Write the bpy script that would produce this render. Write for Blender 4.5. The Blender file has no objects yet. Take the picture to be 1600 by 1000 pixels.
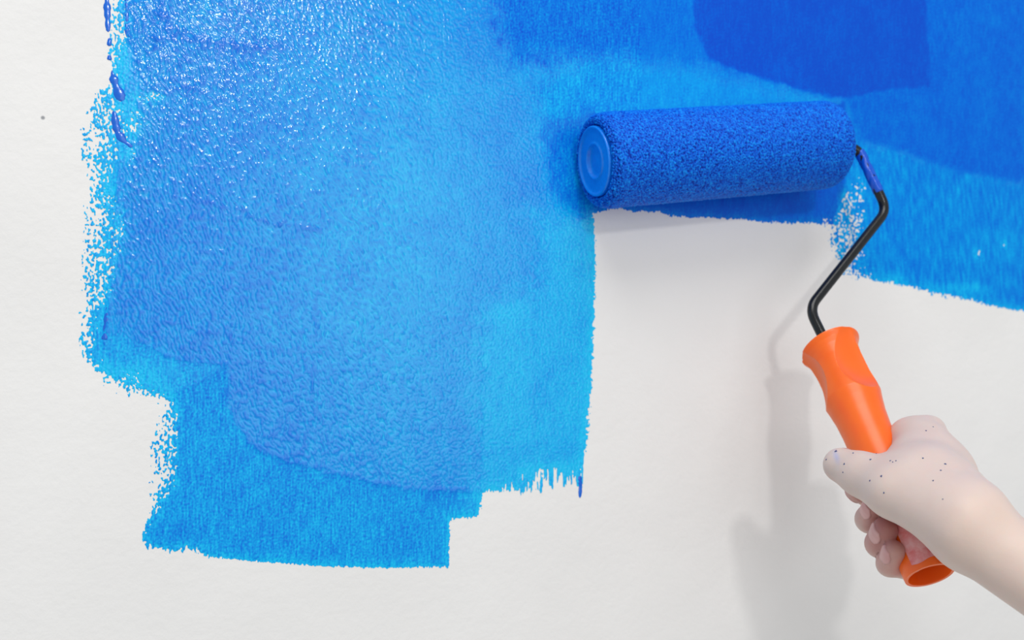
import bpy, math, random
import numpy as np
from mathutils import Vector

random.seed(4)
SC = bpy.context.scene
COL = SC.collection
f32 = np.float32

# ------------------------------------------------------------------ camera
FPX = 1600.0                      # focal length in pixels of the 1600 x 1000 frame
YAW = math.radians(21.0)          # camera turned to the right of the wall normal
DIST = 0.575                      # camera to wall
FWD = np.array([math.sin(YAW), math.cos(YAW), 0.0])
RGT = np.array([math.cos(YAW), -math.sin(YAW), 0.0])
UPV = np.array([0.0, 0.0, 1.0])
CAM = np.array([0.0, -DIST, 0.0])

cam_d = bpy.data.cameras.new('camera')
cam_d.sensor_width = 36.0
cam_d.lens = 36.0 * FPX / 1600.0
cam_d.clip_start = 0.01
cam_d.dof.use_dof = True
cam_d.dof.focus_distance = 0.545
cam_d.dof.aperture_fstop = 7.5
cam_o = bpy.data.objects.new('camera', cam_d)
COL.objects.link(cam_o)
cam_o.location = CAM
cam_o.rotation_euler = (math.pi / 2, 0, -YAW)
SC.camera = cam_o

# ------------------------------------------------------------------ light
SC.view_settings.view_transform = 'Standard'
SC.view_settings.look = 'None'
SC.view_settings.gamma = 1.0
SC.view_settings.use_curve_mapping = False
SC.view_settings.exposure = 0.0

world = bpy.data.worlds.new('room_light')
SC.world = world
world.use_nodes = True
bg = world.node_tree.nodes['Background']
bg.inputs[0].default_value = (0.96, 0.98, 1.0, 1)
bg.inputs[1].default_value = 0.53


def area(name, loc, target, size, power, color=(1, 1, 1), size_y=None):
    d = bpy.data.lights.new(name, 'AREA')
    d.energy = power
    d.color = color
    d.size = size
    if size_y:
        d.shape = 'RECTANGLE'
        d.size_y = size_y
    o = bpy.data.objects.new(name, d)
    COL.objects.link(o)
    o.location = loc
    o.rotation_euler = (Vector(target) - Vector(loc)).to_track_quat('-Z', 'Y').to_euler()
    return o


area('spot_lamp', (0.17, -1.60, 0.70), (0.20, 0, 0), 0.10, 4.4, (1.0, 0.985, 0.965))
area('window_light', (0.62, -2.4, 0.16), (0.15, 0, 0), 1.15, 8.0, (0.97, 0.985, 1.0), 1.25)
area('ceiling_panel', (-0.10, -0.95, 1.55), (0.05, -0.1, 0), 1.3, 18.5, (1.0, 0.99, 0.98), 0.9)


# ------------------------------------------------------------------ helpers
def ray(u, v):
    return RGT * ((u - 800.0) / FPX) + UPV * ((500.0 - v) / FPX) + FWD


def on_wall(u, v, h=0.0):
    """the point that lies h in front of the wall on the line of sight of (u, v)"""
    r = ray(u, v)
    return CAM + r * ((DIST - h) / r[1])


def at_depth(u, v, d):
    return CAM + ray(u, v) * d


def to_pixels(x, z):
    """pixels of wall points (y = 0), arrays"""
    dx, dy = x - CAM[0], -CAM[1]
    dep = dx * FWD[0] + dy * FWD[1]
    lat = dx * RGT[0] + dy * RGT[1]
    return 800.0 + FPX * lat / dep, 500.0 - FPX * (z - CAM[2]) / dep


def srgb(r, g, b):
    f = lambda c: c / 12.92 if c <= 0.04045 else ((c + 0.055) / 1.055) ** 2.4
    return (f(r / 255), f(g / 255), f(b / 255), 1.0)


def tag(o, label, cat=None, kind=None, group=None):
    if label:
        o['label'] = label
    if cat:
        o['category'] = cat
    if kind:
        o['kind'] = kind
    if group:
        o['group'] = group
    return o


def empty(name, loc=(0, 0, 0)):
    o = bpy.data.objects.new(name, None)
    o.empty_display_size = 0.02
    COL.objects.link(o)
    o.location = loc
    return o


def mesh_obj(name, verts, faces, mat, parent=None, smooth=True, attrs=None):
    """faces: int array (M, 3) or (M, 4); world coordinates"""
    verts = np.asarray(verts, dtype=f32)
    faces = np.asarray(faces, dtype=np.int32)
    k = faces.shape[1]
    me = bpy.data.meshes.new(name)
    me.vertices.add(len(verts))
    me.vertices.foreach_set('co', verts.ravel())
    me.loops.add(faces.size)
    me.loops.foreach_set('vertex_index', faces.ravel())
    me.polygons.add(len(faces))
    me.polygons.foreach_set('loop_start', np.arange(0, faces.size, k, dtype=np.int32))
    me.polygons.foreach_set('use_smooth', np.full(len(faces), smooth, dtype=bool))
    me.update(calc_edges=True)
    if attrs:
        for n, a in attrs.items():
            at = me.attributes.new(n, 'FLOAT', 'POINT')
            at.data.foreach_set('value', np.asarray(a, dtype=f32))
    me.materials.append(mat)
    o = bpy.data.objects.new(name, me)
    COL.objects.link(o)
    if parent is not None:
        o.parent = parent
        o.matrix_parent_inverse = parent.matrix_world.inverted() if parent.type != 'EMPTY' else \
            __import__('mathutils').Matrix.Translation(parent.location).inverted()
    return o


def grid_faces(nu, nv, wrap_u=False, wrap_v=False, flip=False):
    iu = np.arange(nu if wrap_u else nu - 1)
    iv = np.arange(nv if wrap_v else nv - 1)
    a, b = np.meshgrid(iu, iv, indexing='ij')
    a2, b2 = (a + 1) % nu, (b + 1) % nv
    q = np.stack([a * nv + b, a2 * nv + b, a2 * nv + b2, a * nv + b2], -1).reshape(-1, 4)
    return q[:, ::-1] if flip else q


# ---- lattice noise
_rng = np.random.RandomState(7)
_perm = np.concatenate([_rng.permutation(512)] * 3).astype(np.int32)
_ang = _rng.rand(512) * 2 * np.pi
_g2 = np.stack([np.cos(_ang), np.sin(_ang)], -1).astype(f32)
_g3 = _rng.normal(size=(512, 3))
_g3 = (_g3 / np.linalg.norm(_g3, axis=1, keepdims=True)).astype(f32)


def perlin2(x, y, seed=0):
    x = np.asarray(x, f32) + f32(seed * 17.31 + 100)
    y = np.asarray(y, f32) + f32(seed * 9.73 + 100)
    xi, yi = np.floor(x).astype(np.int32), np.floor(y).astype(np.int32)
    xf, yf = x - xi, y - yi
    xi &= 511
    yi &= 511
    u = xf * xf * xf * (xf * (xf * 6 - 15) + 10)
    v = yf * yf * yf * (yf * (yf * 6 - 15) + 10)

    def g(ix, iy, dx, dy):
        h = _perm[_perm[ix & 511] + (iy & 511)]
        gr = _g2[h]
        return gr[..., 0] * dx + gr[..., 1] * dy
    a = g(xi, yi, xf, yf)
    b = g(xi + 1, yi, xf - 1, yf)
    c = g(xi, yi + 1, xf, yf - 1)
    d = g(xi + 1, yi + 1, xf - 1, yf - 1)
    return ((a + u * (b - a)) * (1 - v) + (c + u * (d - c)) * v) * f32(1.5)


def perlin3(p, seed=0):
    p = np.asarray(p, f32) + f32(seed * 13.7 + 100)
    pi = np.floor(p).astype(np.int32)
    pf = p - pi
    w = pf * pf * pf * (pf * (pf * 6 - 15) + 10)
    out = np.zeros(p.shape[:-1], f32)
    for dx in (0, 1):
        for dy in (0, 1):
            for dz in (0, 1):
                h = _perm[_perm[_perm[(pi[..., 0] + dx) & 511] + ((pi[..., 1] + dy) & 511)] + ((pi[..., 2] + dz) & 511)]
                gr = _g3[h]
                dot = gr[..., 0] * (pf[..., 0] - dx) + gr[..., 1] * (pf[..., 1] - dy) + gr[..., 2] * (pf[..., 2] - dz)
                wx = w[..., 0] if dx else 1 - w[..., 0]
                wy = w[..., 1] if dy else 1 - w[..., 1]
                wz = w[..., 2] if dz else 1 - w[..., 2]
                out += dot * wx * wy * wz
    return out * f32(1.5)


def sstep(a, b, x):
    t = np.clip((x - a) / (b - a), 0, 1)
    return t * t * (3 - 2 * t)


# ------------------------------------------------------------------ materials
def material(name):
    m = bpy.data.materials.new(name)
    m.use_nodes = True
    nt = m.node_tree
    return m, nt, nt.nodes['Principled BSDF']


def node(nt, typ, **kw):
    n = nt.nodes.new(typ)
    for k, v in kw.items():
        setattr(n, k, v)
    return n


def noise(nt, scale, detail=3, rough=0.55, vec=None):
    n = node(nt, 'ShaderNodeTexNoise')
    n.inputs['Scale'].default_value = scale
    n.inputs['Detail'].default_value = detail
    n.inputs['Roughness'].default_value = rough
    if vec is not None:
        nt.links.new(vec, n.inputs['Vector'])
    return n


def ramp(nt, fac, stops):
    r = node(nt, 'ShaderNodeValToRGB')
    while len(r.color_ramp.elements) < len(stops):
        r.color_ramp.elements.new(0.5)
    for e, (p, c) in zip(r.color_ramp.elements, stops):
        e.position = p
        e.color = c
    nt.links.new(fac, r.inputs[0])
    return r


def bump(nt, height, strength, distance, normal=None):
    b = node(nt, 'ShaderNodeBump')
    b.inputs['Strength'].default_value = strength
    b.inputs['Distance'].default_value = distance
    nt.links.new(height, b.inputs['Height'])
    if normal is not None:
        nt.links.new(normal, b.inputs['Normal'])
    return b


def geo_pos(nt):
    return node(nt, 'ShaderNodeNewGeometry').outputs['Position']


# wall plaster
m_wall, nt, bs = material('white_plaster')
pos = geo_pos(nt)
n1 = noise(nt, 240, 4, 0.6, pos)
n2 = noise(nt, 38, 3, 0.5, pos)
n3 = noise(nt, 9, 2, 0.5, pos)
rc = ramp(nt, n3.outputs[0], [(0.3, srgb(229, 228, 226)), (0.7, srgb(234, 233, 231))])
# one small nail mark in the plaster
nm = on_wall(67, 184)
vd = node(nt, 'ShaderNodeVectorMath', operation='DISTANCE')
nt.links.new(pos, vd.inputs[0])
vd.inputs[1].default_value = nm
mr = node(nt, 'ShaderNodeMapRange')
mr.inputs[1].default_value = 0.0006
mr.inputs[2].default_value = 0.0013
nt.links.new(vd.outputs['Value'], mr.inputs[0])
mx = node(nt, 'ShaderNodeMix', data_type='RGBA')
mx.inputs[6].default_value = srgb(150, 152, 156)
nt.links.new(mr.outputs[0], mx.inputs[0])
nt.links.new(rc.outputs[0], mx.inputs[7])
nt.links.new(mx.outputs[2], bs.inputs['Base Color'])
bs.inputs['Roughness'].default_value = 0.62
bs.inputs['Specular IOR Level'].default_value = 0.3
b1 = bump(nt, n1.outputs[0], 0.30, 0.0009)
b2 = bump(nt, n2.outputs[0], 0.30, 0.0022, b1.outputs[0])
nt.links.new(b2.outputs[0], bs.inputs['Normal'])

# wet paint
TINTS = [(0.00, srgb(20, 190, 240)), (0.25, srgb(3, 160, 232)), (0.50, srgb(0, 128, 222)),
         (0.75, srgb(0, 100, 214)), (1.00, srgb(10, 78, 200))]
m_paint, nt, bs = material('blue_wall_paint')
pos = geo_pos(nt)
at_t = node(nt, 'ShaderNodeAttribute', attribute_name='tint')
at_g = node(nt, 'ShaderNodeAttribute', attribute_name='gloss')
nz = noise(nt, 700, 3, 0.6, pos)
ma = node(nt, 'ShaderNodeMath', operation='MULTIPLY_ADD')
nt.links.new(nz.outputs[0], ma.inputs[0])
ma.inputs[1].default_value = 0.24
nt.links.new(at_t.outputs['Fac'], ma.inputs[2])
sb = node(nt, 'ShaderNodeMath', operation='SUBTRACT')
nt.links.new(ma.outputs[0], sb.inputs[0])
sb.inputs[1].default_value = 0.12
rc = ramp(nt, sb.outputs[0], TINTS)
nt.links.new(rc.outputs[0], bs.inputs['Base Color'])
mr = node(nt, 'ShaderNodeMapRange')
mr.inputs[3].default_value = 0.60
mr.inputs[4].default_value = 0.07
nt.links.new(at_g.outputs['Fac'], mr.inputs[0])
nt.links.new(mr.outputs[0], bs.inputs['Roughness'])
ms = node(nt, 'ShaderNodeMapRange')
ms.inputs[1].default_value = 0.4
ms.inputs[2].default_value = 0.95
ms.inputs[3].default_value = 0.09
ms.inputs[4].default_value = 0.36
nt.links.new(at_g.outputs['Fac'], ms.inputs[0])
nt.links.new(ms.outputs[0], bs.inputs['Specular IOR Level'])
b1 = bump(nt, nz.outputs[0], 0.22, 0.0004)
nt.links.new(b1.outputs[0], bs.inputs['Normal'])


def flat_paint(name, col, rough):
    m, nt, bs = material(name)
    n = noise(nt, 500, 3, 0.6, geo_pos(nt))
    c2 = (col[0] * 0.8, col[1] * 0.8, col[2] * 0.9, 1)
    r = ramp(nt, n.outputs[0], [(0.3, c2), (0.7, col)])
    nt.links.new(r.outputs[0], bs.inputs['Base Color'])
    bs.inputs['Roughness'].default_value = rough
    nt.links.new(bump(nt, n.outputs[0], 0.15, 0.0004).outputs[0], bs.inputs['Normal'])
    return m


m_drip = flat_paint('thick_blue_paint', srgb(8, 104, 212), 0.16)
m_film = flat_paint('blue_paint_film', srgb(2, 88, 208), 0.25)
m_cap = flat_paint('blue_coated_plastic', srgb(8, 138, 244), 0.25)
m_speck = flat_paint('dried_blue_speck', srgb(76, 84, 124), 0.5)

m_nap, nt, bs = material('paint_soaked_nap')
pos = geo_pos(nt)
na = noise(nt, 900, 4, 0.65, pos)
at_h = node(nt, 'ShaderNodeAttribute', attribute_name='pile')
ad = node(nt, 'ShaderNodeMath', operation='MULTIPLY_ADD')
nt.links.new(na.outputs[0], ad.inputs[0])
ad.inputs[1].default_value = 0.5
nt.links.new(at_h.outputs['Fac'], ad.inputs[2])
rc = ramp(nt, ad.outputs[0], [(0.30, srgb(0, 36, 150)), (0.58, srgb(0, 94, 217)), (0.95, srgb(14, 148, 242))])
nt.links.new(rc.outputs[0], bs.inputs['Base Color'])
bs.inputs['Roughness'].default_value = 0.5
bs.inputs['Specular IOR Level'].default_value = 0.14
bs.inputs['Sheen Weight'].default_value = 0.0
bs.inputs['Sheen Tint'].default_value = srgb(60, 160, 240)
nt.links.new(bump(nt, na.outputs[0], 0.5, 0.0006).outputs[0], bs.inputs['Normal'])

m_wire, nt, bs = material('black_lacquered_steel')
n = noise(nt, 300, 3, 0.5, geo_pos(nt))
r = ramp(nt, n.outputs[0], [(0.3, (0.006, 0.007, 0.008, 1)), (0.75, (0.012, 0.014, 0.016, 1))])
nt.links.new(r.outputs[0], bs.inputs['Base Color'])
bs.inputs['Roughness'].default_value = 0.22
bs.inputs['Specular IOR Level'].default_value = 0.4

m_orange, nt, bs = material('orange_plastic')
n = noise(nt, 60, 2, 0.5, geo_pos(nt))
r = ramp(nt, n.outputs[0], [(0.3, srgb(252, 104, 20)), (0.7, srgb(253, 112, 24))])
nt.links.new(r.outputs[0], bs.inputs['Base Color'])
bs.inputs['Roughness'].default_value = 0.33
bs.inputs['Subsurface Weight'].default_value = 0.25
bs.inputs['Subsurface Radius'].default_value = (1.0, 0.35, 0.05)
bs.inputs['Subsurface Scale'].default_value = 0.004

m_sticker, nt, bs = material('worn_paper_sticker')
pos = geo_pos(nt)
n = noise(nt, 130, 4, 0.65, pos)
r = ramp(nt, n.outputs[0], [(0.30, srgb(226, 110, 110)), (0.5, srgb(236, 160, 158)), (0.75, srgb(246, 200, 196))])
nt.links.new(r.outputs[0], bs.inputs['Base Color'])
bs.inputs['Roughness'].default_value = 0.45

m_skin, nt, bs = material('skin')
pos = geo_pos(nt)
at_r = node(nt, 'ShaderNodeAttribute', attribute_name='redness')
n = noise(nt, 70, 3, 0.55, pos)
ad = node(nt, 'ShaderNodeMath', operation='MULTIPLY_ADD')
nt.links.new(n.outputs[0], ad.inputs[0])
ad.inputs[1].default_value = 0.30
nt.links.new(at_r.outputs['Fac'], ad.inputs[2])
rc = ramp(nt, ad.outputs[0], [(0.0, srgb(222, 202, 190)), (0.3, srgb(215, 192, 180)), (0.62, srgb(204, 160, 150)), (1.0, srgb(184, 124, 118))])
# the faint blue smear on the thumb
mr = node(nt, 'ShaderNodeAttribute', attribute_name='smear')
mx = node(nt, 'ShaderNodeMix', data_type='RGBA')
nt.links.new(mr.outputs['Fac'], mx.inputs[0])
nt.links.new(rc.outputs[0], mx.inputs[6])
mx.inputs[7].default_value = srgb(150, 170, 225)
nt.links.new(mx.outputs[2], bs.inputs['Base Color'])
bs.inputs['Roughness'].default_value = 0.5
bs.inputs['Specular IOR Level'].default_value = 0.35
bs.inputs['Subsurface Weight'].default_value = 0.35
bs.inputs['Subsurface Radius'].default_value = (1.0, 0.4, 0.25)
bs.inputs['Subsurface Scale'].default_value = 0.003
vo = node(nt, 'ShaderNodeTexVoronoi', feature='DISTANCE_TO_EDGE')
vo.inputs['Scale'].default_value = 700
nt.links.new(pos, vo.inputs['Vector'])
nb = noise(nt, 160, 4, 0.6, pos)
b1 = bump(nt, vo.outputs['Distance'], 0.10, 0.0003)
b2 = bump(nt, nb.outputs[0], 0.22, 0.0008, b1.outputs[0])
nt.links.new(b2.outputs[0], bs.inputs['Normal'])

m_nail, nt, bs = material('fingernail')
n = noise(nt, 120, 2, 0.5, geo_pos(nt))
r = ramp(nt, n.outputs[0], [(0.3, srgb(206, 150, 146)), (0.7, srgb(216, 166, 160))])
nt.links.new(r.outputs[0], bs.inputs['Base Color'])
bs.inputs['Roughness'].default_value = 0.3

# ------------------------------------------------------------------ wall
wx0, wx1, wz0, wz1 = -1.1, 1.9, -1.2, 1.3
nx, nz_ = 31, 26
gx, gz = np.meshgrid(np.linspace(wx0, wx1, nx), np.linspace(wz0, wz1, nz_), indexing='ij')
front = np.stack([gx.ravel(), np.zeros(gx.size), gz.ravel()], -1)
back = np.array([[wx0, 0.12, wz0], [wx1, 0.12, wz0], [wx1, 0.12, wz1], [wx0, 0.12, wz1]])
vs = np.concatenate([front, back])
fs = grid_faces(nx, nz_)
N = nx * nz_
c = [0, (nx - 1) * nz_, nx * nz_ - 1, nz_ - 1]
sides = [[N, N + 3, N + 2, N + 1]]
for i in range(4):
    j = (i + 1) % 4
    sides.append([c[j], c[i], N + i, N + j])
wall = mesh_obj('wall_back', vs, np.concatenate([fs, np.array(sides)]), m_wall, smooth=False)
tag(wall, 'off-white plastered wall partly painted blue', None, 'structure')


# ------------------------------------------------------------------ paint on the wall
def sdf_poly(poly, U, V, step=4.0):
    """signed distance in pixels, positive inside, on the arrays U, V (coarse grid, then bilinear)"""
    u0, u1 = -120.0, 2700.0
    v0, v1 = -900.0, 1100.0
    us = np.arange(u0, u1, step)
    vs_ = np.arange(v0, v1, step)
    A, B = np.meshgrid(us, vs_, indexing='ij')
    A = A.astype(f32)
    B = B.astype(f32)
    d2 = np.full(A.shape, 1e12, f32)
    inside = np.zeros(A.shape, bool)
    P = np.asarray(poly, float)
    for i in range(len(P)):
        x0, y0 = P[i]
        x1, y1 = P[(i + 1) % len(P)]
        ex, ey = x1 - x0, y1 - y0
        t = np.clip(((A - x0) * ex + (B - y0) * ey) / (ex * ex + ey * ey + 1e-9), 0, 1)
        d2 = np.minimum(d2, (A - x0 - t * ex) ** 2 + (B - y0 - t * ey) ** 2)
        if y0 != y1:
            cr = ((y0 <= B) != (y1 <= B)) & (A < x0 + (B - y0) * ex / ey)
            inside ^= cr
    s = np.where(inside, 1, -1) * np.sqrt(d2)
    return bilin(s, (U - u0) / step, (V - v0) / step)


def bilin(s, a, b):
    a = np.clip(a, 0, s.shape[0] - 1.001)
    b = np.clip(b, 0, s.shape[1] - 1.001)
    i, j = a.astype(np.int32), b.astype(np.int32)
    fa, fb = (a - i).astype(f32), (b - j).astype(f32)
    return ((s[i, j] * (1 - fa) + s[i + 1, j] * fa) * (1 - fb) + (s[i, j + 1] * (1 - fa) + s[i + 1, j + 1] * fa) * fb).astype(f32)


def line_dist(pts, U, V):
    d = np.full(U.shape, 1e9, f32)
    P = np.asarray(pts, float)
    lo, hi = P.min(0) - 40, P.max(0) + 40
    m = (U > lo[0]) & (U < hi[0]) & (V > lo[1]) & (V < hi[1])
    u, v = U[m], V[m]
    dd = np.full(u.shape, 1e9, f32)
    for (x0, y0), (x1, y1) in zip(P[:-1], P[1:]):
        ex, ey = x1 - x0, y1 - y0
        t = np.clip(((u - x0) * ex + (v - y0) * ey) / (ex * ex + ey * ey + 1e-9), 0, 1)
        dd = np.minimum(dd, np.hypot(u - x0 - t * ex, v - y0 - t * ey))
    d[m] = dd
    return d


us_in = np.arange(96, 1612, 1.12)
xs = np.array([on_wall(u, 500)[0] for u in us_in])
xs = np.concatenate([xs, np.arange(xs[-1] + 0.002, 1.05, 0.003)])
zs = np.concatenate([np.arange(-0.150, 0.245, 0.00041), np.arange(0.247, 0.52, 0.003)])
X, Z = np.meshgrid(xs.astype(f32), zs.astype(f32), indexing='ij')
U, V = to_pixels(X, Z)
U = U.astype(f32)
V = V.astype(f32)
MX, MZ = X * 1000.0, Z * 1000.0           # millimetres

OUT = [(192, -880), (190, -200), (182, 0), (180, 50), (176, 90), (178, 125), (160, 150), (155, 200), (150, 260),
       (152, 330), (148, 400), (142, 460), (134, 520), (132, 555), (160, 585), (205, 608), (268, 626), (266, 650), (256, 700),
       (260, 740), (240, 790), (228, 822), (230, 855), (300, 860), (330, 870), (400, 877), (500, 884), (600, 887), (701, 886),
       (704, 811), (750, 806), (752, 768), (800, 766), (835, 752), (870, 748), (908, 752), (914, 715), (919, 650), (925, 580), (928, 500),
       (930, 420), (928, 360), (926, 334), (945, 328), (970, 325), (980, 330), (1015, 331), (1030, 330), (1046, 337), (1100, 340),
       (1160, 342), (1190, 347), (1250, 349), (1301, 349), (1303, 380), (1312, 405), (1328, 426), (1380, 440), (1440, 452),
       (1500, 466), (1560, 480), (1602, 487), (1700, 506), (1900, 520), (2650, 520), (2650, -880)]
S = sdf_poly(OUT, U, V)

# how ragged the rim is: (u, v, ru, rv, amplitude px)
RAG = [(150, 200, 55, 80, 46), (150, 380, 42, 130, 40), (140, 520, 40, 80, 26), (190, 605, 80, 30, 24),
       (255, 710, 38, 90, 38), (230, 830, 30, 40, 14), (300, 862, 60, 20, 16), (185, 40, 34, 70, 26),
       (850, 752, 90, 34, 34), (1335, 360, 40, 85, 46), (1480, 462, 140, 26, 12), (915, 650, 14, 80, 9)]
AMP = np.full(U.shape, 4.5, f32)
for u, v, ru, rv, a in RAG:
    AMP = np.maximum(AMP, a * np.exp(-((U - u) / ru) ** 2 - ((V - v) / rv) ** 2))
# places rolled nearly dry, where the wall shows through: (u, v, ru, rv, amount px)
DRY = [(238, 150, 44, 18, 26), (212, 190, 30, 40, 26), (188, 60, 16, 70, 24), (160, 300, 26, 120, 26), (165, 420, 22, 80, 22),
       (170, 180, 26, 50, 30), (190, 585, 60, 22, 14), (262, 700, 18, 80, 22), (205, 240, 16, 40, 18),
       (1326, 335, 26, 60, 40), (1345, 290, 18, 40, 24), (1315, 395, 18, 25, 26), (1530, 395, 22, 30, 24), (1570, 380, 15, 20, 22),
       (1395, 438, 30, 12, 8), (1500, 450, 60, 10, 6), (190, 350, 18, 60, 14), (860, 735, 50, 16, 12)]
DR = np.zeros(U.shape, f32)
for u, v, ru, rv, a in DRY:
    g = np.exp(-((U - u) / ru) ** 2 - ((V - v) / rv) ** 2)
    DR = np.maximum(DR, g)
    S = S * (1 - g) + np.minimum(S, 6.0) * g
    AMP = np.maximum(AMP, 0.9 * a * g)
VER = np.zeros(U.shape, f32)
for u, v, ru, rv, a in [(850, 750, 110, 45, 1.0), (480, 885, 300, 25, 0.6), (1450, 455, 200, 40, 0.3)]:
    VER = np.maximum(VER, a * np.exp(-((U - u) / ru) ** 2 - ((V - v) / rv) ** 2))
wpx = perlin2(MX / 6, MZ / 6, 3)
n_iso = 0.75 * perlin2(MX / 1.5 + 0.5 * wpx, MZ / 2.3, 1) + 0.5 * perlin2(MX / 0.8, MZ / 1.2, 2) + 0.35 * perlin2(MX / 6, MZ / 8, 4)
n_ver = 0.8 * perlin2(MX / 1.1, MZ / 14, 5) + 0.5 * perlin2(MX / 2.6, MZ / 18, 6) + 0.25 * perlin2(MX / 0.8, MZ / 2.5, 7)
COV = S + AMP * (n_iso * (1 - VER) + n_ver * VER) * (1 + 0.75 * sstep(12, 34, AMP))

# ---- zones of the coat: name, polygon, tint, gloss, softness px, wobble px
ZONES = [
    ('wet_coat', [(100, -880), (820, -880), (800, 120), (835, 200), (850, 330), (842, 745), (750, 768), (640, 764),
                  (540, 742), (440, 716), (385, 690), (355, 640), (355, 568), (280, 562), (215, 530), (165, 480), (190, 250), (180, 0)], 0.46, 0.95, 14, 10),
    ('thin_fringe', [(100, -880), (192, -880), (195, 60), (215, 130), (205, 240), (185, 260), (180, 380), (172, 520), (215, 535),
                     (290, 566), (350, 572), (262, 640), (100, 650)], 0.25, 0.65, 9, 8),
    ('bottom_stroke', [(355, 570), (357, 640), (388, 692), (440, 718), (540, 744), (640, 766), (752, 767), (760, 900), (200, 900), (220, 640), (300, 600)], 0.33, 0.55, 5, 5),
    ('side_stroke', [(835, 330), (905, 335), (960, 330), (950, 800), (745, 800), (748, 560), (760, 480), (838, 440)], 0.20, 0.80, 30, 16),
    ('upper_stroke', [(770, -880), (2650, -880), (2650, 500), (1600, 285), (1500, 268), (1420, 240), (1330, 215), (1320, 160), (1240, 145),
                      (1120, 116), (1040, 100), (930, 92), (850, 90), (800, 100), (775, 40)], 0.63, 0.35, 30, 14),
    ('smooth_stroke', [(1415, -880), (1597, -880), (1600, 120), (1604, 250), (1600, 285), (1490, 266), (1420, 240), (1330, 215), (1325, 150), (1440, 138)], 0.72, 0.30, 9, 4),
    ('dark_overlap', [(1070, -880), (1420, -880), (1446, 0), (1452, 132), (1370, 143), (1310, 154), (1250, 140), (1160, 112), (1108, 92), (1085, 40)], 0.95, 0.30, 4, 3),
    ('light_band', [(840, 135), (930, 96), (1040, 104), (1120, 120), (1240, 149), (1320, 170), (1330, 220), (1000, 230), (850, 200)], 0.31, 0.45, 18, 12),
    ('damp_smear', [(848, 190), (930, 180), (960, 330), (905, 336), (860, 300)], 0.50, 0.60, 10, 6),
    ('streaky_band', [(1322, 218), (1420, 244), (1500, 272), (1600, 290), (2650, 500), (2650, 700), (1280, 700), (1296, 350), (1306, 300)], 0.46, 0.35, 7, 7),
    ('fresh_stroke', [(925, 180), (1320, 160), (1334, 230), (1318, 285), (1302, 352), (930, 345)], 0.82, 0.45, 5, 3),  # tint deepened: shade under the roller is painted into this stroke
]
TINT = np.full(U.shape, 0.34, f32)
GLOSS = np.full(U.shape, 0.8, f32)
ZID = np.zeros(U.shape, np.int8)
WOB = perlin2(MX / 9, MZ / 9, 11) + 0.6 * perlin2(MX / 2.5, MZ / 3.5, 12)
LAP = np.zeros(U.shape, f32)
for k, (nm_, poly, t, g, soft, wob) in enumerate(ZONES):
    s = sdf_poly(poly, U, V, 5.0) + wob * WOB
    w = sstep(-soft, soft, s)
    TINT = TINT * (1 - w) + t * w
    GLOSS = GLOSS * (1 - w) + g * w
    ZID[s > 0] = k
    if nm_ in ('bottom_stroke', 'side_stroke', 'upper_stroke', 'dark_overlap', 'streaky_band'):
        LAP = np.maximum(LAP, np.exp(-(s / 4.0) ** 2) * (0.35 if nm_ != 'bottom_stroke' else 0.6))

# ---- relief in millimetres
wet = sstep(0.55, 0.95, GLOSS)
warp = perlin2(MX / 14, MZ / 14, 21) * 1.6
fa = sstep(100, 900, V)                       # stipple finer towards the thin lower strokes
rid = perlin2((MX + 0.35 * MZ) / 1.3 + warp, MZ / 2.7, 22)
rid2 = perlin2((MX + 0.5 * MZ) / 2.6 + warp, MZ / 5.2, 23)
sti = perlin2(MX / 1.15, MZ / 1.5, 24)
fin = perlin2(MX / 0.75, MZ / 0.95, 25)
str_ = perlin2(MX / 1.0, MZ / 9.0, 26)
right = sstep(560, 800, U)
H = wet * ((0.150 * rid + 0.07 * rid2) * (1 - 0.65 * right) + 0.095 * sti * (0.6 + 0.4 * right) + 0.04 * fin) \
    + (1 - wet) * (0.04 * str_ + 0.05 * sti + 0.035 * fin)
H *= np.where(U > 1000, 0.75, 1.0)
H = 0.26 + H + 0.10 * LAP
# thick ridges left by the roller's edge: points, width px, height mm
RIDGES = [([(250, -60), (252, 0), (246, 60), (240, 80)], 4, 0.35), ([(256, 24), (275, 52), (310, 66), (380, 72), (440, 76)], 9, 0.25),
          ([(198, -40), (198, 30), (200, 58)], 2.5, 0.25), ([(352, 570), (348, 640), (344, 690)], 3, 0.22),
          ([(362, 500), (360, 570), (365, 640)], 3, 0.12), ([(496, 480), (492, 560), (486, 640), (472, 710)], 4, 0.14),
          ([(470, 600), (466, 680), (462, 735)], 3, 0.10), ([(215, 530), (260, 556), (300, 566), (355, 568)], 4, 0.22),
          ([(388, 692), (440, 716), (540, 742), (640, 764), (750, 767)], 4, 0.22), ([(385, 336), (430, 350), (500, 358)], 4, 0.22),
          ([(300, 310), (350, 322), (390, 336)], 4, 0.14), ([(196, 148), (240, 136), (300, 142)], 7, 0.18), ([(750, 480), (748, 640), (752, 765)], 5, 0.06),
          ([(836, 330), (834, 500), (838, 700)], 5, 0.06), ([(185, 250), (180, 340), (172, 440), (165, 535)], 4, 0.30),
          ([(905, 340), (924, 345), (926, 500), (922, 600), (914, 720)], 3, 0.16), ([(500, 330), (498, 420), (494, 480)], 3, 0.08)]
RI = np.zeros(U.shape, f32)
RMOD = perlin2(MX / 3.5, MZ / 4.5, 35) + 0.5 * perlin2(MX / 1.5, MZ / 2.0, 36)
for pts, w, h in RIDGES:
    d = line_dist(pts, U, V) + 3.5 * WOB
    r = np.exp(-(d / w) ** 2)
    r *= np.clip(0.55 + 0.9 * RMOD, 0, 1)
    H += 0.85 * h * r
    RI = np.maximum(RI, r * min(1, h / 0.25))
edge = sstep(0, 9, COV)
H = np.maximum(0.05, H * (0.35 + 0.65 * edge))
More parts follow.
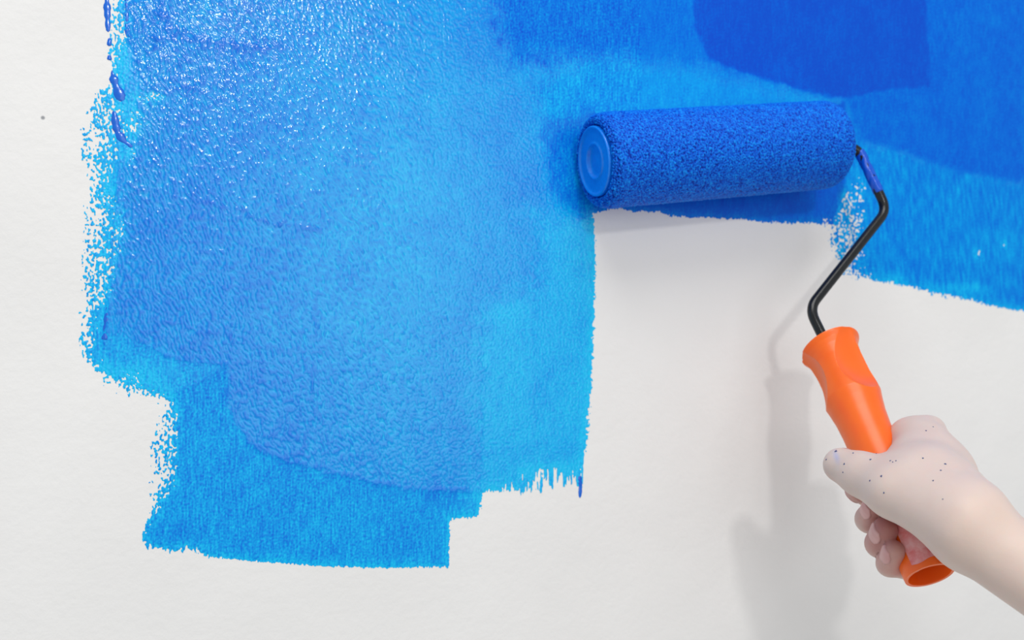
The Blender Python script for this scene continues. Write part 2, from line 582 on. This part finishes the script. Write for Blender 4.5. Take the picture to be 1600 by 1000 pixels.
TINT -= 0.22 * np.exp(-((U - 640) / 210) ** 2 - ((V - 380) / 420) ** 2) * wet      # broad sheen painted in as a paler tint, over a thinner coat
TINT += RI * 0.07 + np.clip((H - 0.26) * 1.25, -0.2, 0.16) * (0.5 + 0.5 * wet) + 0.07 * perlin2(MX / 22, MZ / 28, 31) + 0.06 * perlin2(MX / 5, MZ / 9, 32) \
    + (1 - wet) * (0.20 * str_ + 0.20 * sti + 0.16 * fin) * np.where(U > 1000, 0.45, 1.0)
TINT += 0.17 * perlin2((MX + 0.12 * MZ) / 2.4, MZ / 11.0, 33) * (1 - wet) * ((U > 1290) & (V > 190) & (ZID == 9))
TINT -= (1 - sstep(0, 22, COV)) * 0.14 + DR * 0.12
TINT = np.clip(TINT, 0, 1)

# ---- the mesh: keep painted cells, pull the rim onto the outline
NXg, NZg = X.shape
cell = 0.25 * (COV[:-1, :-1] + COV[1:, :-1] + COV[1:, 1:] + COV[:-1, 1:])
keep = cell > 0
gu = np.gradient(COV, axis=0)
gv = np.gradient(COV, axis=1)
touch_in = np.zeros(COV.shape, bool)
touch_out = np.zeros(COV.shape, bool)
for di in (0, 1):
    for dj in (0, 1):
        sl = (slice(di, NXg - 1 + di), slice(dj, NZg - 1 + dj))
        touch_in[sl] |= keep
        touch_out[sl] |= ~keep
rim = touch_in & touch_out
g2 = gu * gu + gv * gv + 1e-3
mvx = np.clip(-COV * gu / g2, -0.45, 0.45) * rim
mvz = np.clip(-COV * gv / g2, -0.45, 0.45) * rim
DXg = np.gradient(xs).astype(f32)[:, None]
DZg = np.gradient(zs).astype(f32)[None, :]
PX = X + mvx * DXg
PZ = Z + mvz * DZg
PY = -H / 1000.0
ALLV = np.stack([PX, PY, PZ], -1).reshape(-1, 3)
ci, cj = np.nonzero(keep)
zid_cell = ZID[ci, cj]
quads = np.stack([ci * NZg + cj, (ci + 1) * NZg + cj, (ci + 1) * NZg + cj + 1, ci * NZg + cj + 1], -1).astype(np.int32)
tf, gf = TINT.ravel(), GLOSS.ravel()

coat = empty('paint_coat', on_wall(560, 450))
tag(coat, 'wet blue paint rolled in overlapping strokes across the white wall', 'paint')
ZLAB = {'wet_coat': 'thick glossy bright blue coat with stippled relief', 'thin_fringe': 'thin speckled light blue fringe at the left rim',
        'bottom_stroke': 'thin matte blue stroke at the bottom of the patch', 'side_stroke': 'light blue stroke beside the bare strip',
        'upper_stroke': 'medium blue stroke above the roller', 'smooth_stroke': 'smooth blue stroke in the upper right',
        'dark_overlap': 'deep blue overlap of two coats', 'light_band': 'light blue band just above the roller',
        'damp_smear': 'darker smear beside the roller end', 'streaky_band': 'streaky blue band behind the wire frame',
        'fresh_stroke': 'fresh blue stroke under the roller, shade painted into its deep tint'}
for k, zn in enumerate(ZONES):
    q = quads[zid_cell == k]
    if len(q) == 0:
        continue
    uniq, inv = np.unique(q, return_inverse=True)
    o = mesh_obj(zn[0], ALLV[uniq], inv.reshape(-1, 4), m_paint, coat, True, {'tint': tf[uniq], 'gloss': gf[uniq]})
    o['label'] = ZLAB[zn[0]]


def drip(pts, width_px, height, mat=m_drip, name='drip'):
    """a raised run of thick paint: half-round section swept along the wall, both ends tapered"""
    P = np.array([on_wall(u, v) for u, v in pts])
    ww = np.array(width_px, float) if np.ndim(width_px) else np.full(len(pts), width_px, float)
    L = np.concatenate([[0], np.cumsum(np.linalg.norm(np.diff(P, axis=0), axis=1))])
    n = max(10, int(L[-1] / 0.0008))
    t = np.linspace(0, L[-1], n)
    C = np.stack([np.interp(t, L, P[:, i]) for i in range(3)], -1)
    for _ in range(3):
        C[1:-1] = (C[:-2] + 2 * C[1:-1] + C[2:]) / 4
    wd = np.interp(t, L, ww) / 3000.0
    e = t / L[-1]
    wd = wd * np.sqrt(np.clip(1 - (2 * e - 1) ** 6, 0.0, 1)) + 0.00012
    wd *= 1 + 0.5 * perlin2(t * 260, t * 0 + pts[0][0] * 0.37, 41) + 0.18 * perlin2(t * 700, t * 0 + pts[0][1] * 0.37, 42)
    T = np.gradient(C, axis=0)
    T /= np.linalg.norm(T, axis=1, keepdims=True) + 1e-12
    Nn = np.stack([-T[:, 2], T[:, 1] * 0, T[:, 0]], -1)
    m = 9
    an = np.linspace(-math.pi / 2, math.pi / 2, m)
    R = C[:, None, :] + Nn[:, None, :] * (wd[:, None] * np.sin(an)[None])[..., None]
    R[..., 1] = -(0.0001 + 0.7 * height * (wd / wd.max())[:, None] * np.cos(an)[None])
    return mesh_obj(name, R.reshape(-1, 3), grid_faces(n, m), mat, coat)


DRIPS = [([(166, -40), (167, 0), (168, 30), (169, 50)], [3, 4, 4, 6], 0.0006), ([(172, 59), (171, 66), (170, 72)], [1.5, 3, 3.5], 0.0005),
         ([(171, 86), (171, 94)], [2.5, 3.5], 0.0005), ([(175, 110), (178, 124), (183, 138), (188, 150), (194, 159)], [4, 5, 6, 7, 5], 0.0008),
         ([(178, 172), (180, 190), (184, 208), (195, 222), (208, 230)], [3, 5, 5, 5, 4], 0.0008),
         ([(197, -30), (198, 20), (198, 58)], [2.5, 3, 2], 0.0004), ([(168, 476), (166, 505), (163, 533)], [3, 4, 5], 0.0006),
         ([(905, 742), (907, 760), (906, 778)], [4, 3, 2], 0.0004)]
for d in DRIPS:
    drip(*d)

# ------------------------------------------------------------------ paint roller
RAD = 0.0283
L_END = on_wall(929, 252, RAD - 0.0014)
R_END = on_wall(1297, 226, RAD - 0.0014)
AX = R_END - L_END
LEN = float(np.linalg.norm(AX))
AX /= LEN
print('sleeve length', LEN)
RN = np.array([0, -1.0, 0])                       # away from the wall
RB = np.cross(AX, RN)
roller = empty('paint_roller', tuple(L_END))
tag(roller, 'small paint roller with blue sleeve, black wire frame and orange handle', 'paint roller')


def around(l, r, th):
    """points on the roller: l along, r radius, th angle; arrays of one shape"""
    return (L_END + AX * l[..., None] + r[..., None] * (np.cos(th)[..., None] * RN + np.sin(th)[..., None] * RB))


def resample(pts, step):
    pts = np.asarray(pts, float)
    L = np.concatenate([[0], np.cumsum(np.linalg.norm(np.diff(pts, axis=0), axis=1))])
    t = np.linspace(0, L[-1], int(L[-1] / step) + 2)
    return np.stack([np.interp(t, L, pts[:, i]) for i in range(pts.shape[1])], -1)


prof = [(0.006, 0.0208), (0.002, 0.0214), (0.0006, 0.0222), (0.0, 0.0236), (0.0004, 0.0250), (0.0016, 0.0264), (0.0036, 0.0275), (0.0065, 0.0282), (0.010, RAD)]
prof = prof + [(LEN - a, b) for a, b in prof[::-1]]
pr = resample(prof, 0.00031)
nth = 430
th = np.linspace(0, 2 * math.pi, nth, endpoint=False)
Lg, Tg = np.meshgrid(pr[:, 0], th, indexing='ij')
Rg = np.repeat(pr[:, 1][:, None], nth, 1)
base = around(Lg, Rg, Tg)
pm = (base * 1000.0).astype(f32)
p1 = perlin3(pm / 1.15, 51)
p2 = perlin3(pm / 0.7, 52)
p3 = perlin3(pm / 4.5, 53)
p4 = perlin3(pm / 14.0, 54)
pile = 0.50 * p1 + 0.38 * p2 + 0.22 * np.minimum(0, p3) + 0.2 * p4 - 0.5 * np.clip(np.abs(perlin3(pm / 7.0, 55)) * -12 + 0.5, 0, 1) * (p3 > 0.05)
tdx = np.gradient(pr, axis=0)
tdx /= np.linalg.norm(tdx, axis=1, keepdims=True)
nl, nr = -tdx[:, 1], tdx[:, 0]
endw = 1 + 0.9 * np.exp(-((pr[:, 0] - 0.001) / 0.003) ** 2) * (pr[:, 1] > 0.0222)
disp = 0.0010 * pile * endw[:, None]
base = around(Lg + disp * nl[:, None], Rg + disp * nr[:, None], Tg)
flat = np.minimum(base[..., 1], -0.00035)          # the nap is pressed flat on the wall
base[..., 1] = flat
sleeve = mesh_obj('roller_sleeve', base.reshape(-1, 3), grid_faces(len(pr), nth, wrap_v=True), m_nap, roller, True,
                  {'pile': np.clip(0.34 + 0.36 * p1 + 0.28 * p2 + 0.10 * p3, 0, 1).ravel()})
sleeve['label'] = 'fuzzy short-pile sleeve soaked in blue paint'


def lathe(name, profile, mat, parent, n=72):
    p = np.array(profile, float)
    t = np.linspace(0, 2 * math.pi, n, endpoint=False)
    l, a = np.meshgrid(p[:, 0], t, indexing='ij')
    r = np.repeat(p[:, 1][:, None], n, 1)
    return mesh_obj(name, around(l, r, a).reshape(-1, 3), grid_faces(len(p), n, wrap_v=True), mat, parent)


def smooth_profile(p, step=0.0003):
    q = resample(p, step)
    for _ in range(4):
        q[1:-1] = (q[:-2] + 2 * q[1:-1] + q[2:]) / 4
    return q


capp = smooth_profile([(0.006, 0.0209), (-0.0004, 0.0209), (-0.0013, 0.0203), (-0.0010, 0.0192), (-0.0002, 0.0186), (0.0002, 0.0175), (0.0002, 0.0116),
                       (-0.0009, 0.0106), (-0.0007, 0.0098), (0.0012, 0.0086), (0.0018, 0.0070), (0.0013, 0.00002)])
cap = lathe('end_cap', capp, m_cap, roller, 96)
cap['label'] = 'round blue plastic cap closing the near end'
capq = smooth_profile([(LEN - 0.006, 0.0209), (LEN + 0.0004, 0.0209), (LEN + 0.0012, 0.0203), (LEN + 0.0008, 0.018), (LEN + 0.001, 0.008), (LEN + 0.004, 0.007), (LEN + 0.0045, 0.0032)])
lathe('end_cap', capq, m_cap, roller, 64)

# ---- handle frame of reference
H0 = on_wall(1296, 541, 0.052)
H1 = at_depth(1453, 899, 0.537)
HA = H1 - H0
HL = float(np.linalg.norm(HA))
HA /= HL
tocam = CAM - (H0 + H1) / 2
E2 = tocam - HA * tocam.dot(HA)
E2 /= np.linalg.norm(E2)
E1 = np.cross(HA, E2)
if E1.dot(RGT) < 0:
    E1 = -E1
print('handle length', HL)


def hp(s, phi, r):
    """handle coordinates: s along from the collar, phi degrees (0 camera, 90 right, 180 wall, 270 left)"""
    a = math.radians(phi)
    return H0 + HA * s + r * (math.cos(a) * E2 + math.sin(a) * E1)


# ---- wire frame
def fillet(pts, rad):
    out = [pts[0]]
    for i in range(1, len(pts) - 1):
        p, a, b = pts[i], pts[i - 1], pts[i + 1]
        da, db = a - p, b - p
        la, lb = np.linalg.norm(da), np.linalg.norm(db)
        k = min(rad, la * 0.45, lb * 0.45)
        A, B = p + da / la * k, p + db / lb * k
        for t in np.linspace(0, 1, 9):
            out.append(A * (1 - t) ** 2 + 2 * p * t * (1 - t) + B * t * t)
    out.append(pts[-1])
    return np.array(out)


def tube(name, path, rad, mat, parent, n=20, step=0.0012, wob=0.0, cap_ends=True):
    P = resample(path, step)
    T = np.gradient(P, axis=0)
    T /= np.linalg.norm(T, axis=1, keepdims=True)
    nrm = np.cross(T[0], [0.3, 0.2, 0.9])
    nrm /= np.linalg.norm(nrm)
    rings = []
    an = np.linspace(0, 2 * math.pi, n, endpoint=False)
    m = len(P)
    for i in range(m):
        nrm = nrm - T[i] * nrm.dot(T[i])
        nrm /= np.linalg.norm(nrm)
        bi = np.cross(T[i], nrm)
        r = rad[i] if np.ndim(rad) else rad
        rr = np.full(n, r)
        if wob:
            rr = rr + wob * perlin2(np.cos(an) * 1.2 + i * step * 180, np.sin(an) * 1.2 + i * step * 60, 61)
        rings.append(P[i] + rr[:, None] * (np.cos(an)[:, None] * nrm + np.sin(an)[:, None] * bi))
    V_ = np.concatenate(rings)
    F = grid_faces(m, n, wrap_v=True)
    if cap_ends:
        V_ = np.concatenate([V_, P[:1], P[-1:]])
        a = np.arange(n)
        b = (a + 1) % n
        c0 = np.stack([a, b, np.full(n, m * n), np.full(n, m * n)], -1)
        c1 = np.stack([(m - 1) * n + b, (m - 1) * n + a, np.full(n, m * n + 1), np.full(n, m * n + 1)], -1)
        tris = np.concatenate([np.stack([F[:, 0], F[:, 1], F[:, 2]], -1), np.stack([F[:, 0], F[:, 2], F[:, 3]], -1), c0[:, :3], c1[:, :3]])
        return mesh_obj(name, V_, tris, mat, parent)
    return mesh_obj(name, V_, F, mat, parent)


WR = 0.0031
A0 = R_END - AX * 0.012
A1 = on_wall(1339, 229, 0.029)
Bp = on_wall(1386, 328, 0.040)
Cp = on_wall(1264, 482, 0.052)
D1 = H0 + HA * 0.030
wire_path = fillet([A0, A1, Bp, Cp, D1], 0.0085)
wire = tube('wire_frame', wire_path, WR, m_wire, roller)
wire['label'] = 'bent black metal rod'
pA, pB = A1 * 0.97 + Bp * 0.03, A1 * 0.28 + Bp * 0.72
film = tube('paint_film', [pA + (pB - pA) * t for t in np.linspace(0.06, 1, 12)], WR + 0.00025, m_film, wire, wob=0.0005)
film['label'] = 'wet blue paint on the rod'

# ---- handle
hs = np.concatenate([np.linspace(0, 0.0035, 10), np.linspace(0.0042, 0.066, 220), np.linspace(0.068, HL, 40)])
hprof = np.array([(0, 0.0150), (0.0005, 0.0176), (0.0012, 0.0189), (0.0022, 0.0186), (0.0045, 0.0170), (0.008, 0.0159), (0.014, 0.0155), (0.026, 0.0158), (0.036, 0.0168), (0.0405, 0.0171),
                  (0.046, 0.0160), (0.054, 0.0148), (0.064, 0.0141), (0.080, 0.0138), (0.110, 0.0135), (HL - 0.002, 0.0133), (HL, 0.0131)])
hr = np.interp(hs, hprof[:, 0], hprof[:, 1])
for _ in range(2):
    hr[12:-3] = (hr[11:-4] + 2 * hr[12:-3] + hr[13:-2]) / 4
nphi = 300
hphi = np.linspace(0, 2 * math.pi, nphi, endpoint=False)
Sg, Pg = np.meshgrid(hs, hphi, indexing='ij')
Rr = np.repeat(hr[:, None], nphi, 1)
for pc, sc_, dep, RS in [(46, 0.0235, 0.0076, 0.031), (166, 0.0235, 0.0076, 0.031), (286, 0.0230, 0.0058, 0.038)]:
    cen = 0.0166 - dep + RS
    d = np.cos(Pg - math.radians(pc)) * cen
    q = RS ** 2 - (Sg - sc_) ** 2 - (cen ** 2 - d ** 2)
    cut = np.where((q > 0) & (d > 0), d - np.sqrt(np.maximum(q, 0)), 1.0)
    Rr = np.minimum(Rr, cut)
# slanted collar: the rim rises on the right
Sg2 = Sg - 0.0022 * np.sin(Pg) * sstep(0.03, 0.0, Sg)
outer = H0 + HA * Sg2[..., None] + Rr[..., None] * (np.cos(Pg)[..., None] * E2 + np.sin(Pg)[..., None] * E1)


def hring(s, r):
    return H0 + HA * s + r * (np.cos(hphi)[:, None] * E2 + np.sin(hphi)[:, None] * E1)


rings = [hring(0.0022, 0.0034), hring(0.0012, 0.006), hring(0.0008, 0.012)] + list(outer) + \
    [hring(HL, 0.0114), hring(HL - 0.001, 0.0112), hring(HL - 0.03, 0.0108), hring(HL - 0.03, 0.002)]
handle = mesh_obj('handle', np.concatenate(rings), grid_faces(len(rings), nphi, wrap_v=True), m_orange, roller)
handle['label'] = 'orange plastic grip with scooped finger rests and open end'
mod = handle.modifiers.new('crease', 'EDGE_SPLIT')
mod.split_angle = math.radians(38)

# worn sticker on the handle
sv, sw = 22, 26
pts = []
for i in range(sv):
    for j in range(sw):
        a = i / (sv - 1)
        b = j / (sw - 1)
        s = 0.1215 + (HL - 0.0035 - 0.1215) * a + 0.0008 * math.sin(b * 9)
        ph = -31 + 99 * b + 3 * a
        r = float(np.interp(s, hprof[:, 0], hprof[:, 1])) + 0.00022
        pts.append(hp(s, ph, r))
stick = mesh_obj('sticker', pts, grid_faces(sv, sw), m_sticker, handle)
stick['label'] = 'worn pinkish paper sticker'

# ------------------------------------------------------------------ hand and forearm
VOX = 0.00115
prims = []       # camera-space helper below keeps the layout readable


class Field:
    def __init__(self, lo, hi):
        self.lo = np.array(lo)
        self.n = np.ceil((np.array(hi) - self.lo) / VOX).astype(int) + 1
        self.ax = [(self.lo[i] + VOX * np.arange(self.n[i])).astype(f32) for i in range(3)]

    def blank(self):
        return np.full(self.n, 0.05, f32)

    def cone(self, F, a, b, ra, rb, k):
        """smooth union of F with a round cone"""
        m = 0.012 + k
        lo = np.minimum(a - ra, b - rb) - m
        hi = np.maximum(a + ra, b + rb) + m
        i0 = np.clip(np.floor((lo - self.lo) / VOX).astype(int), 0, self.n)
        i1 = np.clip(np.ceil((hi - self.lo) / VOX).astype(int), 0, self.n)
        sl = tuple(slice(i0[i], i1[i]) for i in range(3))
        x = self.ax[0][sl[0]][:, None, None]
        y = self.ax[1][sl[1]][None, :, None]
        z = self.ax[2][sl[2]][None, None, :]
        ab = (b - a).astype(f32)
        l2 = float(ab.dot(ab)) + 1e-12
        t = ((x - f32(a[0])) * ab[0] + (y - f32(a[1])) * ab[1] + (z - f32(a[2])) * ab[2]) / f32(l2)
        t = np.clip(t, 0, 1)
        d = np.sqrt((x - f32(a[0]) - t * ab[0]) ** 2 + (y - f32(a[1]) - t * ab[1]) ** 2 + (z - f32(a[2]) - t * ab[2]) ** 2) - (f32(ra) + t * f32(rb - ra))
        F[sl] = smin(F[sl], d, k)


def smin(a, b, k):
    if k <= 0:
        return np.minimum(a, b)
    h = np.clip(0.5 + 0.5 * (b - a) / f32(k), 0, 1)
    return b + (a - b) * h - f32(k) * h * (1 - h)


def surface_nets(F, lo):
    ins = F < 0
    n = np.array(F.shape)
    corners = [(i, j, k) for i in (0, 1) for j in (0, 1) for k in (0, 1)]
    cnt = np.zeros(n - 1, np.int8)
    for c_ in corners:
        cnt += ins[c_[0]:n[0] - 1 + c_[0], c_[1]:n[1] - 1 + c_[1], c_[2]:n[2] - 1 + c_[2]]
    act = (cnt > 0) & (cnt < 8)
    I, J, K = np.nonzero(act)
    idx = np.full(n - 1, -1, np.int32)
    idx[I, J, K] = np.arange(len(I))
    acc = np.zeros((len(I), 3))
    num = np.zeros(len(I))
    for a in corners:
        for d in range(3):
            if a[d] == 1:
                continue
            b = list(a)
            b[d] = 1
            fa_ = F[I + a[0], J + a[1], K + a[2]]
            fb_ = F[I + b[0], J + b[1], K + b[2]]
            m = (fa_ < 0) != (fb_ < 0)
            t = np.where(m, fa_ / np.where(m, fa_ - fb_, 1), 0)
            p = np.array(a, float)[None, :].repeat(len(I), 0)
            p[:, d] += t
            acc[m] += p[m]
            num[m] += 1
    vert = lo + VOX * (np.stack([I, J, K], -1) + acc / num[:, None])
    faces = []
    for d in range(3):
        e1, e2 = (d + 1) % 3, (d + 2) % 3
        s0 = [slice(None)] * 3
        s1 = [slice(None)] * 3
        s0[d] = slice(0, n[d] - 1)
        s1[d] = slice(1, n[d])
        A_, B_ = ins[tuple(s0)], ins[tuple(s1)]
        q = np.argwhere(A_ != B_)
        q = q[(q[:, e1] > 0) & (q[:, e2] > 0) & (q[:, e1] < n[e1] - 1) & (q[:, e2] < n[e2] - 1)]
        o1 = np.zeros(3, int)
        o1[e1] = 1
        o2 = np.zeros(3, int)
        o2[e2] = 1
        f = np.stack([idx[tuple((q - o1 - o2).T)], idx[tuple((q - o2).T)], idx[tuple(q.T)], idx[tuple((q - o1).T)]], -1)
        fl = A_[tuple(q.T)]
        f[~fl] = f[~fl][:, ::-1]
        faces.append(f)
    return vert, np.concatenate(faces)


D = at_depth
RG = 0.0136
WRI = D(1524, 836, 0.500)
adir = RGT * 0.70 + UPV * -0.50 + FWD * -0.50
adir /= np.linalg.norm(adir)
ELB = WRI + adir * 0.22
ulna = (FWD * 0.85 + RGT * 0.30 - UPV * 0.1)
ulna /= np.linalg.norm(ulna)
WRU = WRI + ulna * 0.017

MCP = {'index': D(1438, 688, 0.583), 'middle': D(1473, 720, 0.576), 'ring': D(1494, 782, 0.570), 'little': D(1500, 824, 0.560)}
FING = {  # s of tip, tip phi, radii
    'index': (0.0955, 262, (0.0092, 0.0086, 0.0076, 0.0070)),
    'middle': (0.1150, 316, (0.0092, 0.0086, 0.0074, 0.0066)),
    'ring': (0.1295, 317, (0.0088, 0.0082, 0.0074, 0.0070)),
    'little': (0.1415, 314, (0.0078, 0.0072, 0.0066, 0.0060))}
chains = {}
for nme, (s, ph, rr) in FING.items():
    ds = {'index': -0.004, 'middle': -0.002, 'ring': 0.0, 'little': 0.0015}[nme]
    chains[nme] = [MCP[nme], hp(s + ds, 186, RG + rr[1] + 0.0005), hp(s + ds * 0.3, 226 if nme == 'index' else 264, RG + rr[2] - 0.0032), hp(s, ph, RG + rr[3] - 0.0030)]

allp = np.array(sum(chains.values(), []) + [WRI, ELB, WRU, D(1290, 715, 0.56)])
fld = Field(allp.min(0) - 0.036, allp.max(0) + 0.036)
print('hand grid', fld.n)
palm = fld.blank()
fingers = fld.blank()
# forearm and wrist
fld.cone(palm, WRI, ELB, 0.0182, 0.0225, 0.0)
fld.cone(palm, WRU, ELB + ulna * 0.022, 0.0165, 0.0235, 0.012)
# metacarpals
for nme, r1, r0 in (('index', 0.0140, 0.0150), ('middle', 0.0116, 0.0140), ('ring', 0.0130, 0.0150), ('little', 0.0120, 0.0150)):
    src = WRI if nme in ('index', 'middle') else WRU
    fld.cone(palm, src + (MCP[nme] - src) * 0.1, MCP[nme], r0, r1, 0.007)
# thumb with its ball
T0 = D(1500, 818, 0.497)
T1 = D(1398, 766, 0.529)
T2 = D(1346, 741, 0.549)
T3 = D(1314, 727, 0.560)
fld.cone(palm, T0, T1, 0.0150, 0.0148, 0.012)
fld.cone(palm, T1, T2, 0.0142, 0.0120, 0.004)
fld.cone(palm, T2, T3, 0.0118, 0.0096, 0.003)
# web between thumb and index
fld.cone(palm, D(1400, 748, 0.540), D(1440, 698, 0.574), 0.0115, 0.0135, 0.008)
fld.cone(palm, D(1440, 760, 0.535), D(1462, 735, 0.560), 0.0160, 0.0160, 0.012)
# bony knuckle of the index finger
fld.cone(palm, D(1454, 672, 0.585), D(1456, 694, 0.578), 0.0082, 0.0084, 0.004)
fld.cone(palm, D(1416, 682, 0.584), D(1430, 700, 0.575), 0.0092, 0.0105, 0.006)
# tendon along the thumb and the wrist bone
fld.cone(palm, D(1420, 752, 0.524), D(1508, 806, 0.493), 0.0085, 0.0085, 0.006)
# heel of the hand
fld.cone(palm, D(1506, 850, 0.510), D(1512, 852, 0.530), 0.0122, 0.0130, 0.008)
fld.cone(palm, D(1484, 772, 0.530), MCP['middle'], 0.0142, 0.0112, 0.007)
fld.cone(palm, D(1450, 752, 0.533), D(1508, 800, 0.508), 0.0165, 0.0170, 0.014)
for nme in chains:
    p, rr = chains[nme], FING[nme][2]
    one = fld.blank()
    fld.cone(one, p[0], p[1], rr[0] + 0.0012, rr[1], 0.0)
    fld.cone(one, p[1], p[2], rr[1], rr[2], 0.0025)
    fld.cone(one, p[2], p[3], rr[2], rr[3], 0.0025)
    fingers = np.minimum(fingers, one)
body = smin(palm, fingers, 0.005)
hv, hf = surface_nets(body, fld.lo)
red = np.zeros(len(hv))
for nme in chains:
    d = np.linalg.norm(hv - chains[nme][3], axis=1)
    red = np.maximum(red, {'index': 0.45, 'middle': 0.55, 'ring': 0.80, 'little': 0.52}[nme] * sstep(0.030, 0.006, d))
red = np.maximum(red, 0.22 * sstep(0.016, 0.004, np.linalg.norm(hv - (T3 - UPV * 0.006), axis=1)))
rel = hv - CAM
hd = rel.dot(FWD)
hu, hvv = 800 + FPX * rel.dot(RGT) / hd, 500 - FPX * rel.dot(UPV) / hd
smear = 0.5 * np.exp(-((hu - 1307 - 0.25 * (hvv - 715)) / 4.5) ** 2 - ((hvv - 713) / 10.0) ** 2) * (np.linalg.norm(hv - T3, axis=1) < 0.02)
person = mesh_obj('person', hv, hf, m_skin, None, True, {'redness': red, 'smear': smear})
tag(person, 'pale bare hand and forearm gripping the orange roller handle', 'person')
sm = person.modifiers.new('smooth', 'SMOOTH')
sm.factor = 0.5
sm.iterations = 5


def nail(a, b, dorsal, rad, half_w, length, start):
    """curved nail plate on the end of the bone a-b"""
    ax = b - a
    L = np.linalg.norm(ax)
    ax = ax / L
    n = dorsal - ax * dorsal.dot(ax)
    n /= np.linalg.norm(n)
    w = np.cross(ax, n)
    V_ = []
    na_, nb_ = 11, 12
    for lay in (0.00035, -0.0010):
        for i in range(na_):
            for j in range(nb_):
                x = -1 + 2 * i / (na_ - 1)
                y = j / (nb_ - 1)
                wid = half_w * (1 - 0.35 * max(0, 0.35 - y) / 0.35 - 0.35 * max(0, y - 0.72) / 0.28)
                an = x * wid
                l = start + length * y
                over = max(0, l - L)
                rr = rad + lay - 0.25 * over - 6.0 * over ** 2 / rad * 0.02
                V_.append(a + ax * l + rr * (math.cos(an) * n + math.sin(an) * w))
    F = grid_faces(na_, nb_)
    F2 = F[:, ::-1] + na_ * nb_
    rimi = [i * nb_ for i in range(na_)] + [(na_ - 1) * nb_ + j for j in range(1, nb_)] + \
        [i * nb_ + nb_ - 1 for i in range(na_ - 2, -1, -1)] + [j for j in range(nb_ - 2, 0, -1)]
    rimi = np.array(rimi)
    nx_ = np.roll(rimi, -1)
    F3 = np.stack([nx_, rimi, rimi + na_ * nb_, nx_ + na_ * nb_], -1)
    return mesh_obj('fingernail', np.array(V_), np.concatenate([F, F2, F3]), m_nail, person)


for nme in chains:
    p, (s, ph, rr) = chains[nme], FING[nme]
    Lb = np.linalg.norm(p[3] - p[2])
    nail(p[2], p[3], (p[3] + p[2]) / 2 - (H0 + HA * s), rr[3], 0.90, 0.0100, Lb - 0.0062)
Lb = np.linalg.norm(T3 - T2)
nail(T2, T3, -RGT * 0.4 + UPV * 0.35 + FWD * 0.9, 0.0096, 0.9, 0.011, Lb - 0.006)

# blue specks spattered on the skin
dep = body
from mathutils.bvhtree import BVHTree
bvh = BVHTree.FromPolygons([tuple(v) for v in hv], [tuple(int(i) for i in q) for q in hf])
SPECKS = [(1306, 705, 2.4), (1333, 708, 1.2), (1291, 718, 1.2), (1360, 718, 1.8), (1369, 709, 1.2), (1391, 720, 1.3), (1395, 722, 1.0), (1400, 720, 1.1), (1319, 725, 1.5),
          (1377, 744, 1.7), (1359, 751, 1.4), (1447, 673, 1.5), (1458, 667, 1.1), (1442, 716, 1.5), (1477, 725, 1.9), (1470, 735, 1.5),
          (1458, 751, 1.3), (1381, 770, 1.3), (1473, 780, 1.0), (1317, 738, 1.0)]
for u, v, r in SPECKS:
    d = Vector(ray(u, v)).normalized()
    hit, nrm, _, _ = bvh.ray_cast(Vector(CAM), d)
    if hit is None:
        continue
    nrm = np.array(nrm)
    if nrm.dot(np.array(d)) > 0:
        nrm = -nrm
    rr = r * 0.00029
    t1 = np.cross(nrm, [0.2, 0.1, 0.97])
    t1 /= np.linalg.norm(t1)
    t2 = np.cross(nrm, t1)
    an = np.linspace(0, 2 * math.pi, 12, endpoint=False)
    V_ = []
    for q, hgt in ((1.0, -0.0006), (0.95, 0.00012), (0.5, 0.00028), (0.02, 0.00033)):
        k = q * (1 + 0.2 * np.sin(an * 3 + u))
        V_.append(np.array(hit) + nrm * hgt + rr * k[:, None] * (np.cos(an)[:, None] * t1 + 1.25 * np.sin(an)[:, None] * t2))
    mesh_obj('paint_speck', np.concatenate(V_), grid_faces(4, 12, wrap_v=True), m_speck, person)
